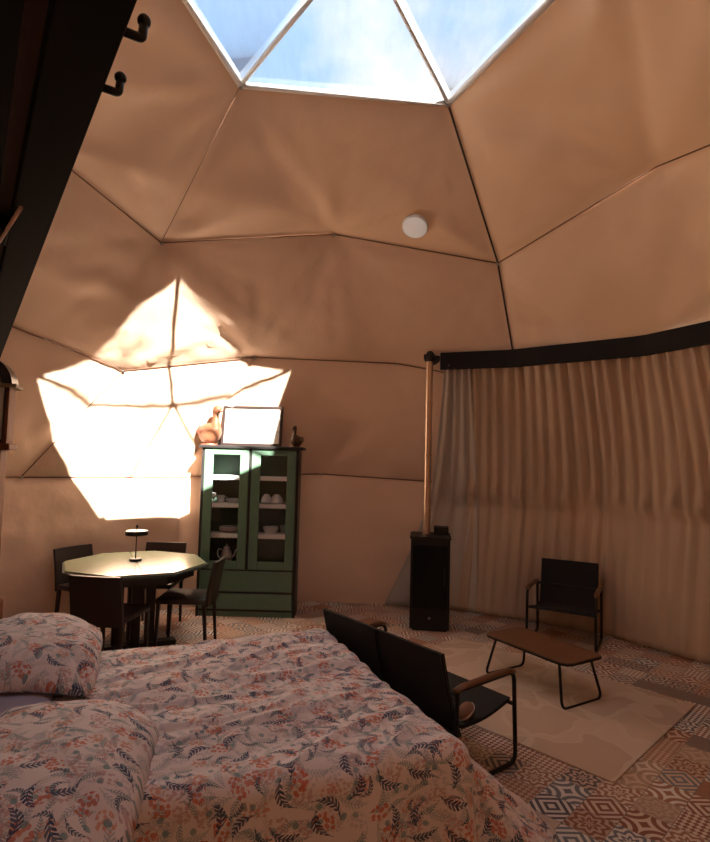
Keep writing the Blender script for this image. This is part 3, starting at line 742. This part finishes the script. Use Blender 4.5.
# ------------------------------------------------------------------ lounge set (armchair, sofa, coffee table)
armw = wood('brown_armrest_wood', (.10, .04, .018), (.17, .075, .035), .45, 6, 'Y')
sling = mat('black_sling_fabric', (.006, .006, .007), .85, bump=.3, bscale=300)
tubeb = mat('black_tube_steel', (.010, .010, .010), .4, .4)
def lounge(t, W, D, arm_h, back_h, n_sl, seat_f=.335, seat_r=.285, lean=.13, backw=None):
    """local: faces +y, x across. arms at x = +-W/2; y from 0 (rear) to D (front)."""
    for sx in (-1, 1):
        x = sx * W / 2
        b = NB()
        pts = fillet([(x, .0, arm_h - .012), (x, D, arm_h - .005), (x, D + .02, .012), (x, -.03, .012), (x, .0, arm_h - .012)], .055, 6)
        tube(b, pts[:-1] , .0125, 10, closed=True); obj('side_frame', b, tubeb, t, smooth=30)
        b = NB(); tube(b, [(x, -.02, arm_h - .008), (x, .04, arm_h + .004), (x, D * .5, arm_h + .010), (x, D - .05, arm_h + .008), (x, D - .005, arm_h - .004)], [.020, .024, .025, .024, .020], 12, ry=.013); obj('armrest', b, armw, t, smooth=True)
    b = NB()
    tube(b, [(-W / 2, D - .01, seat_f), (W / 2, D - .01, seat_f)], .012, 10); tube(b, [(-W / 2, .0, seat_r - .01), (W / 2, 0, seat_r - .01)], .012, 10)
    tube(b, [(-W / 2, -.012, arm_h - .03), (W / 2, -.012, arm_h - .03)], .011, 10)
    obj('cross_rail', b, tubeb, t, smooth=30)
    iw = (backw or (W - .05)); sw = iw / n_sl
    for k in range(n_sl):
        x0 = -iw / 2 + k * sw + .004; x1 = -iw / 2 + (k + 1) * sw - .004
        b = NB(); n = 10; top = []; 
        prof = [(D - .0, seat_f + .014)] + [(D - (D - .06) * i / n, seat_f + .014 + (seat_r - seat_f) * i / n - .022 * math.sin(PI * i / n)) for i in range(1, n + 1)]
        def strip(prof, th, dirn):
            P0 = []
            for (y, z) in prof: P0.append([b.verts.new((x, y + dirn[0] * s2, z + dirn[1] * s2)) for x in (x0, x1) for s2 in (-th, th)])
            for A_, B_ in zip(P0, P0[1:]):
                for i0, i1 in ((0, 2), (3, 1), (1, 0), (2, 3)): b.faces.new((A_[i0], A_[i1], B_[i1], B_[i0]))
            b.faces.new((P0[0][0], P0[0][1], P0[0][3], P0[0][2])); b.faces.new((P0[-1][2], P0[-1][3], P0[-1][1], P0[-1][0]))
        strip(prof, .009, (0, 1)); bmesh.ops.recalc_face_normals(b, faces=b.faces); obj('seat_sling', b, sling, t, smooth=40)
        b = NB(); prof = [(.05 - (lean + .0) * i / n - .012 * math.sin(PI * i / n), seat_r - .03 + (back_h - seat_r + .03) * i / n) for i in range(n + 1)]
        strip(prof, .011, (1, 0)); bmesh.ops.recalc_face_normals(b, faces=b.faces); bs = obj('back_sling', b, sling, t, smooth=40)
        for x in (x0 + .006, x1 - .006):
            b = NB(); tube(b, [(x, y - .006, z) for y, z in prof], .009, 8); obj('back_upright', b, tubeb, t, smooth=30)
    return t
arm = thing('lounge_armchair', 'black sling armchair with wooden armrests facing the coffee table', 'armchair', (2.19, 2.70, 0), facing(-.48, -.88))
lounge(arm, .60, .48, .505, .715, 1, lean=.12, backw=.545)
sofa = thing('lounge_sofa', 'black two-seat sling sofa seen from behind beside the bed foot', 'sofa', (.255, .40, 0), facing(.79, .62))
lounge(sofa, 1.10, .47, .515, .70, 2, lean=.14, backw=1.06)
cu = thing('small_cushion', 'small tan cushion with white trim lying on the sofa seat near the right armrest', 'cushion', (.665, .125, .335), facing(.79, .62))
b = NB(); t_ = bmesh.new(); bmesh.ops.create_uvsphere(t_, u_segments=24, v_segments=14, radius=1)
for v in t_.verts: v.co = Vector((v.co.x * .040, (abs(v.co.y) ** .75) * (1 if v.co.y > 0 else -1) * .062, v.co.z * .038))
_merge(b, t_, 0, Matrix.Rotation(.5, 4, 'X')); obj('cushion_cover', b, mat('tan_cloth', (.26, .13, .08), .9), cu, smooth=True)
b = NB(); tube(b, [(.0 + .041 * math.cos(a), .063 * math.sin(a) * math.cos(.5), .063 * math.sin(a) * math.sin(.5) + .002) for a in [2 * PI * i / 28 for i in range(28)]], .004, 6, closed=True); obj('piping', b, mat('white_trim', (.6, .55, .5), .8), cu, smooth=True)
ct = thing('coffee_table', 'low rectangular coffee table with brown top and black sled legs', 'coffee table', (1.485, 1.375, 0), math.atan2(-.855, .52))
b = NB(); prism(b, rounded_poly(.80, .43, .07), .302, .316, bev=.003); obj('table_rim', b, tubeb, ct)
b = NB(); prism(b, rounded_poly(.785, .415, .064), .316, .321, bev=.001); obj('tabletop', b, wood('brown_tabletop', (.12, .05, .024), (.19, .085, .042), .4, 5, 'X'), ct)
for sx in (-1, 1):
    b = NB(); x = sx * .30; xo = sx * .365; tube(b, fillet([(x, -.165, .302), (xo, -.215, .011), (xo, .215, .011), (x, .165, .302)], .06), .010, 10); obj('sled_leg', b, tubeb, ct, smooth=30)
# rug
def rug_mat():
    m = bpy.data.materials.new('cream_carved_rug'); m.use_nodes = True; q = NT(m); bb = q.N['Principled BSDF']; tc = q.N.new('ShaderNodeTexCoord')
    v = tc.outputs['Object']; w = q.N.new('ShaderNodeVectorMath'); w.operation = 'MULTIPLY_ADD'
    n_ = q.N.new('ShaderNodeTexNoise'); n_.inputs['Scale'].default_value = 1.8; q.L.new(v, n_.inputs['Vector']); q.L.new(n_.outputs['Color'], w.inputs[0]); w.inputs[1].default_value = (.9, .9, 0); q.L.new(v, w.inputs[2])
    vo = q.N.new('ShaderNodeTexVoronoi'); vo.feature = 'DISTANCE_TO_EDGE'; vo.inputs['Scale'].default_value = 3.1; q.L.new(w.outputs[0], vo.inputs['Vector'])
    vc = q.N.new('ShaderNodeTexVoronoi'); vc.inputs['Scale'].default_value = 3.1; q.L.new(w.outputs[0], vc.inputs['Vector'])
    line = q.ramp(vo.outputs['Distance'], [(0, (1, 1, 1)), (.05, (1, 1, 1)), (.075, (0, 0, 0))])
    base_ = q.mix(q.sep(vc.outputs['Color'])[0], (.50, .37, .29, 1), (.60, .47, .38, 1))
    q.lk(q.mix(line, base_, (.60, .48, .39, 1)), bb.inputs['Base Color']); bb.inputs['Roughness'].default_value = .95
    h = q.math('SUBTRACT', q.noise(v, 220, 2), q.math('MULTIPLY', q.sep(line)[0] if False else vo.outputs['Distance'], -2.0)); q.bump(h, .5, .004, bb.inputs['Normal'])
    return m
b = NB(); d = Vector((-.70, .714)); RA = math.atan2(.714, -.70)
rug = obj('area_rug', prism(b, rounded_poly(2.0, 1.46, .02, 3), .001, .011, bev=.003), rug_mat())
p_ = Vector((.714, .70)); cN = Vector((1.451, .087)); cc = cN + d * 1.0 + p_ * .73
rug.location = (cc.x, cc.y, 0); rug.rotation_euler = (0, 0, RA)
tag(rug, 'cream rug with carved leaf pattern under the coffee table', 'rug')

# ------------------------------------------------------------------ longcase clock at the left edge
ck = thing('longcase_clock', 'tall wooden longcase clock with arched hood at the far left', 'clock', (-2.68, 1.07, 0), math.radians(20)); ck.scale = (1, 1, 1.05)
cw = wood('orange_brown_clock_wood', (.11, .032, .010), (.18, .062, .022), .75, 4, 'Z'); cw.node_tree.nodes['Principled BSDF'].inputs['Specular IOR Level'].default_value = .15
b = NB(); box(b, -.215, .215, -.11, .13, 0, .07, .006); box(b, -.195, .195, -.095, .125, .07, .56, .004); obj('clock_base', b, cw, ck)
b = NB(); box(b, -.155, .155, -.075, .115, .56, 1.60, .004); tr = obj('trunk', b, cw, ck)
b = NB(); box(b, -.115, .115, -.083, -.076, .66, 1.52, .002); obj('trunk_door', b, mat('dark_clock_glass', (.02, .015, .012), .15), tr)
b = NB(); box(b, -.215, .215, -.125, .13, 1.60, 1.645, .008); box(b, -.19, .19, -.105, .125, 1.645, 1.66, .004)
for sx in (-1, 1): box(b, min(sx * .168, sx * .19), max(sx * .168, sx * .19), -.10, .12, 1.66, 2.06, .003)
box(b, -.14, .14, .0, .12, 1.66, 2.10)
hd = obj('hood', b, cw, ck)
def arch(r0, r1, y0, y1, z0, n=20, a0=0, a1=180):
    b = NB(); R_ = []
    for i in range(n + 1):
        a = math.radians(a0 + (a1 - a0) * i / n); c_, s_2 = math.cos(a), math.sin(a)
        R_.append([b.verts.new((r * c_, y, z0 + r * s_2)) for r, y in ((r0, y0), (r1, y0), (r1, y1), (r0, y1))])
    for A_, B_ in zip(R_, R_[1:]):
        for j in range(4): b.faces.new((A_[j], A_[(j + 1) % 4], B_[(j + 1) % 4], B_[j]))
    b.faces.new(R_[0][::-1]); b.faces.new(R_[-1]); bmesh.ops.recalc_face_normals(b, faces=b.faces); return b
ar = arch(.128, .205, -.115, .125, 2.04); obj('arched_crest', ar, mat('black_crest_paint', (.012, .010, .010), .35), hd, smooth=30)
b = arch(.118, .140, -.125, -.09, 2.04); obj('arch_moulding', b, mat('gilt_moulding', (.20, .12, .06), .7, spec=.2), hd, smooth=30)
b = NB(); box(b, -.225, -.12, -.13, .13, 2.03, 2.055, .004); box(b, .12, .235, -.13, .13, 2.03, 2.055, .004); obj('cornice', b, mat('gilt_moulding', (.24, .15, .08)), hd)
b = NB(); box(b, -.166, .166, -.085, -.075, 1.67, 2.03); 
fa = [b.verts.new((.125 * math.cos(PI * i / 20), -.085, 2.04 + .125 * math.sin(PI * i / 20))) for i in range(21)]; b.faces.new(fa)
dial = obj('dial', b, mat('pale_dial', (.68, .66, .62), .35), hd)
b = NB()
for i in range(12):
    a = PI / 6 * i; c_ = Vector((math.sin(a), 0, math.cos(a))); tube(b, [Vector((0, -.0865, 1.87)) + c_ * .092, Vector((0, -.0865, 1.87)) + c_ * .112], .004, 6)
tube(b, [(0, -.088, 1.87), (.03, -.088, 1.92)], .004, 6); tube(b, [(0, -.09, 1.87), (-.05, -.09, 1.935)], .003, 6)
obj('hour_markers', b, bk, dial)
b = NB(); box(b, .158, .168, -.108, -.09, 1.66, 2.03); box(b, -.168, -.158, -.108, -.09, 1.66, 2.03); box(b, -.168, .168, -.107, -.091, 1.655, 1.672); obj('hood_door_frame', b, black_t, hd)

# ------------------------------------------------------------------ bed
def floral():
    m = bpy.data.materials.new('floral_cotton_print'); m.use_nodes = True; q = NT(m); bb = q.N['Principled BSDF']
    uv = q.N.new('ShaderNodeUVMap'); uv = q.mapping(uv.outputs[0], (1.3, 1.3, 1))
    wob = q.N.new('ShaderNodeVectorMath'); wob.operation = 'MULTIPLY_ADD'; n_ = q.N.new('ShaderNodeTexNoise'); n_.inputs['Scale'].default_value = 9
    q.L.new(uv, n_.inputs['Vector']); q.L.new(n_.outputs['Color'], wob.inputs[0]); wob.inputs[1].default_value = (.02, .02, 0); q.L.new(uv, wob.inputs[2]); uvw = wob.outputs[0]
    def cells(scale, off, src):
        mp = q.mapping(src, (scale,) * 3, (off, off * 1.31, 0)); vo = q.N.new('ShaderNodeTexVoronoi'); vo.voronoi_dimensions = '2D'; vo.inputs['Scale'].default_value = 1.0; vo.inputs['Randomness'].default_value = .75
        q.L.new(mp, vo.inputs['Vector']); sb = q.N.new('ShaderNodeVectorMath'); sb.operation = 'SUBTRACT'; q.L.new(mp, sb.inputs[0]); q.L.new(vo.outputs['Position'], sb.inputs[1])
        rgb = q.sep(vo.outputs['Color']); ro = q.N.new('ShaderNodeVectorRotate'); ro.rotation_type = 'Z_AXIS'; q.L.new(sb.outputs[0], ro.inputs['Vector'])
        q.L.new(q.math('MULTIPLY', rgb[0], 6.283), ro.inputs['Angle']); x, y, z = q.sep(ro.outputs[0]); return x, y, rgb, vo.outputs['Distance']
    def leaf(scale, off, l, w, dens, nst, curve=.6, gap=.45):
        x, y, rgb, _ = cells(scale, off, uv)
        yy = q.math('SUBTRACT', y, q.math('MULTIPLY', q.math('MULTIPLY', x, x), curve / l * .5))
        ay = q.math('ABSOLUTE', yy)
        lim = q.math('MULTIPLY', q.math('SUBTRACT', 1.0, q.math('POWER', q.math('DIVIDE', q.math('ABSOLUTE', x), l), 2)), w)
        ins = q.math('LESS_THAN', ay, lim)
        st = q.math('GREATER_THAN', q.math('FRACT', q.math('MULTIPLY', q.math('SUBTRACT', x, q.math('MULTIPLY', ay, .9)), nst)), gap)
        stem = q.math('MULTIPLY', q.math('LESS_THAN', ay, w * .10), q.math('LESS_THAN', q.math('ABSOLUTE', x), l * 1.15))
        mk = q.math('MAXIMUM', q.math('MULTIPLY', ins, st), stem)
        return q.math('MULTIPLY', mk, q.math('LESS_THAN', rgb[1], dens))
    def flower(scale, off, r, dens, inner=7.0, th=.42, el=1.0):
        x, y, rgb, dist = cells(scale, off, uvw)
        rr_ = q.math('SQRT', q.math('ADD', q.math('MULTIPLY', x, x), q.math('MULTIPLY', q.math('MULTIPLY', y, y), el)))
        ins = q.math('LESS_THAN', rr_, r)
        v2 = q.N.new('ShaderNodeTexVoronoi'); v2.voronoi_dimensions = '2D'; v2.inputs['Scale'].default_value = scale * inner; q.L.new(uv, v2.inputs['Vector'])
        return q.math('MULTIPLY', q.math('MULTIPLY', ins, q.math('LESS_THAN', v2.outputs['Distance'], th)), q.math('LESS_THAN', rgb[1], dens))
    wear = q.math('ADD', .55, q.math('MULTIPLY', q.noise(uv, 38, 3), .75))
    def lay(m_, a_, c_):
        nonlocal col
        col = q.mix(q.math('MINIMUM', 1.0, q.math('MULTIPLY', q.math('MULTIPLY', m_, a_), wear)), col, c_)
    col = (.76, .685, .69, 1)
    col = q.mix(q.math('MULTIPLY', q.noise(uv, 5, 2), .4), col, (.66, .59, .64, 1))
    lay(flower(10, 12.3, .40, .6, 5.0, .42), .55, (.45, .42, .50, 1))
    lay(leaf(8.0, 55.7, .50, .15, .8, 9, .8), .55, (.46, .40, .38, 1))
    lay(leaf(7.5, 31.7, .50, .15, .8, 9, .8), .7, (.30, .36, .40, 1))
    lay(leaf(8.5, 3.1, .46, .12, .65, 10, .5), .85, (.15, .24, .27, 1))
    lay(flower(7.5, 61.0, .36, .55, 7, .42, 1.5), .7, (.48, .26, .27, 1))
    lay(flower(5.8, 7.7, .33, .62, 8.0, .42, 2.4), .9, (.55, .15, .09, 1))
    lay(flower(6.6, 21.9, .24, .45, 8, .42), .85, (.60, .28, .19, 1))
    lay(flower(15, 44.0, .20, .25, 1.0, 2.0), .8, (.14, .26, .30, 1))
    lay(leaf(6.6, 17.4, .44, .14, .66, 8, 1.0, .35), 1.0, (.055, .08, .15, 1))
    lay(leaf(9.0, 71.4, .42, .10, .45, 9, 1.2, .35), 1.0, (.07, .11, .17, 1))
    q.lk(col, bb.inputs['Base Color']); bb.inputs['Roughness'].default_value = .85; bb.inputs['Specular IOR Level'].default_value = .2
    q.bump(q.noise(uv, 16, 4), .25, .01, bb.inputs['Normal'])
    return m
flor = floral()
U = Vector((.935, .355, 0)).normalized(); V = Vector((.355, -.935, 0)).normalized()
FF = Vector((-.115, .775, 0))      # far foot corner of the bed
BL, BW, BZ = 2.05, 1.62, .55
def bedp(a, b_, z): return FF - U * a + V * b_ + Vector((0, 0, z))
bed = thing('bed', 'double bed under the floral duvet filling the foreground', 'bed', tuple(FF))
BR = math.atan2(-U.y, -U.x)        # local x runs from the foot to the head, local -y ... towards the viewer
bed.rotation_euler = (0, 0, BR)
# local frame: x -> -U, y -> perpendicular; V in local is +y or -y
vl = 1 if Vector((-math.sin(BR), math.cos(BR), 0)).dot(V) > 0 else -1
def bbox(bm, a0, a1, b0, b1, z0, z1, bev=.01): y0, y1 = sorted((vl * b0, vl * b1)); return box(bm, a0, a1, y0, y1, z0, z1, bev)
b = NB(); bbox(b, .04, BL, .04, BW - .04, .10, .30, .02); obj('bed_base', b, mat('grey_bed_base', (.2, .18, .17), .9), bed)
b = NB(); bbox(b, .03, BL, .03, BW - .03, .30, .50, .04); obj('mattress', b, mat('white_mattress', (.6, .57, .55), .9), bed)
for a_, b_ in ((.12, .12), (.12, BW - .12), (BL - .1, .12), (BL - .1, BW - .12)):
    t_ = NB(); lathe(t_, [(.025, 0), (.03, .10)], 14, (a_, vl * b_, 0)); obj('leg', t_, dk, bed)
b = NB(); bbox(b, BL, BL + .05, 0, BW, .1, .95, .012); obj('headboard', b, dk, bed)
# duvet
def duvet():
    b = NB(); uvl = b.loops.layers.uv.new('UVMap'); na, nb = 150, 150; hang = .47; foot = .56
    A0, A1, B0, B1 = -foot, BL - .12, -.40, BW + hang
    rb = .07
    def fold(e, fl):      # e: distance past the edge along the cloth -> (outward, drop)
        if e <= 0: return 0.0, 0.0
        if e < rb * PI / 2: t = e / rb; return rb * math.sin(t), rb * (1 - math.cos(t))
        return rb + (e - rb * PI / 2) * fl, rb + (e - rb * PI / 2) * math.sqrt(1 - fl * fl)
    G = {}
    for i in range(na + 1):
        for j in range(nb + 1):
            a = A0 + (A1 - A0) * i / na; c = B0 + (B1 - B0) * j / nb
            ea = max(0, rb - a) if a < rb else 0; eb0 = max(0, rb - c); eb1 = max(0, c - (BW - rb))
            eb = max(eb0, eb1)
            em = (ea ** 4 + eb ** 4) ** .25 if (ea > 0 or eb > 0) else 0
            o_, dr = fold(em, .10 + (.42 + .22 * max(0, min(1, c / BW)) ** 2) * (ea / em) ** 2 if em > 0 else 0)
            ua = ea / em if em > 0 else 0; ub = eb / em if em > 0 else 0; nn = math.hypot(ua, ub) or 1
            ao = max(a, rb) - o_ * ua / nn - .09 * max(0, min(1.25, c / BW)) ** 2 * max(0, 1 - max(a, 0) / .8); bo = min(max(c, rb), BW - rb) + (o_ * ub / nn) * (1 if eb1 > 0 else -1)
            hg = min(1, dr / .35)
            al = (c if ea > eb else a)
            rip = .030 * hg * math.sin(al * 17 + 2 * noise.noise(Vector((a, c, 3)))) + .02 * hg * noise.noise(Vector((a * 3, c * 3, 1)))
            ao -= rip * ua / nn; bo += rip * ub / nn * (1 if eb1 > 0 else -1)
            topk = 1 - hg
            z = BZ + .02 - dr
            ra = a * .96 + c * .28; rc = c * .96 - a * .28
            puff = .020 * noise.noise(Vector((ra * 1.6, rc * 2.6, 0))) + .016 * noise.noise(Vector((ra * 1.8, rc * 7.5, 5))) + .007 * noise.noise(Vector((ra * 5, rc * 16, 9)))
            rid = abs(noise.noise(Vector((ra * 1.3 + 5, rc * 4.2, 2)))); puff += .018 * math.exp(-(rid / .07) ** 2)
            z += puff * (.35 + .65 * topk)
            # long crease running down the middle
            cl = c - (.62 + .35 * (a - .9) + .03 * math.sin(a * 6)); z -= .022 * topk * math.exp(-(cl / .03) ** 2) * (1 if a > .35 else max(0, a / .35)); z += .014 * topk * math.exp(-((cl - .07) / .05) ** 2)
            z = max(z, .012 + .004 * math.sin(a * 40))
            p = bedp(ao, bo, z); G[i, j] = (b.verts.new(p), (a, c))
    for i in range(na):
        for j in range(nb):
            q4 = [G[i, j], G[i + 1, j], G[i + 1, j + 1], G[i, j + 1]]
            f = b.faces.new([v for v, _ in q4]); f.smooth = True
            for l, (_, uv) in zip(f.loops, q4): l[uvl].uv = uv
    bmesh.ops.recalc_face_normals(b, faces=b.faces)
    return b
dv = obj('duvet', duvet(), flor); md = dv.modifiers.new('thickness', 'SOLIDIFY'); md.thickness = .012; md.offset = -1
tag(dv, 'white duvet printed with orange and navy leaves spread over the bed', 'duvet')
def pillow(name, loc, rz, L, Wd, Hh, m, tilt=(0, 0), seed=0):
    b = NB(); uvl = b.loops.layers.uv.new('UVMap'); n = 44
    for sgn in (1, -1):
        G = {}
        for i in range(n + 1):
            for j in range(n + 1):
                u = -1 + 2 * i / n; v = -1 + 2 * j / n
                k = (max(0, 1 - abs(u) ** 3.2) * max(0, 1 - abs(v) ** 3.2)) ** .55
                pin = 1 - .07 * (1 - abs(u) ** 2) * 0 
                x = u * L / 2 * (1 - .06 * (1 - v * v) * 0 - .07 * (1 - abs(v)) * (abs(u) ** 4) * 0 + .0) * (1 - .05 * (1 - v * v) * abs(u) ** 6)
                y = v * Wd / 2 * (1 - .05 * (1 - u * u) * abs(v) ** 6)
                z = sgn * Hh / 2 * k * (1 if sgn > 0 else .35)
                z += .010 * k * noise.noise(Vector((x * 9, y * 9, seed))) + .006 * noise.noise(Vector((x * 5, y * 5, seed + 3))) * (1 - k)
                edge = 1 if (i in (0, n) or j in (0, n)) else 0
                mxx = max(abs(u), abs(v)); se = (abs(u) ** 4.5 + abs(v) ** 4.5) ** (1 / 4.5); kk = mxx / se if se > 0 else 1
                x *= kk; y *= kk; z -= .04 * (u * v) ** 2
                G[i, j] = (b.verts.new((x, y, z)), (x + .31 * seed + (0 if sgn > 0 else 2), y + .17 * seed))
        for i in range(n):
            for j in range(n):
                q4 = [G[i, j], G[i + 1, j], G[i + 1, j + 1], G[i, j + 1]]
                if sgn < 0: q4 = q4[::-1]
                f = b.faces.new([v for v, _ in q4]); f.smooth = True
                for l, (_, uv) in zip(f.loops, q4): l[uvl].uv = uv
    bmesh.ops.remove_doubles(b, verts=b.verts, dist=1e-4)
    o = obj(name, b, m); o.location = loc; o.rotation_euler = (tilt[0], tilt[1], rz); return o
pang = math.atan2(V.y, V.x)
lil = mat('lilac_cotton', (.40, .36, .47), .85, bump=.2, bscale=20)
o = pillow('pillow', bedp(1.74, .76, .602), pang + .05, .70, .46, .10, lil, seed=2); tag(o, 'plain lilac pillow squashed beneath the far floral pillow', 'pillow')
o = pillow('pillow', bedp(1.63, .43, .70), pang, .82, .60, .24, flor, tilt=(-.14, .08), seed=1); tag(o, 'floral pillow lying on the lilac pillow, below the clock', 'pillow', 'floral pillows')
o = pillow('pillow', bedp(1.50, 1.42, .575), pang - .16, 1.06, .78, .30, flor, seed=4); tag(o, 'floral pillow nearest the viewer at the lower left corner', 'pillow', 'floral pillows')
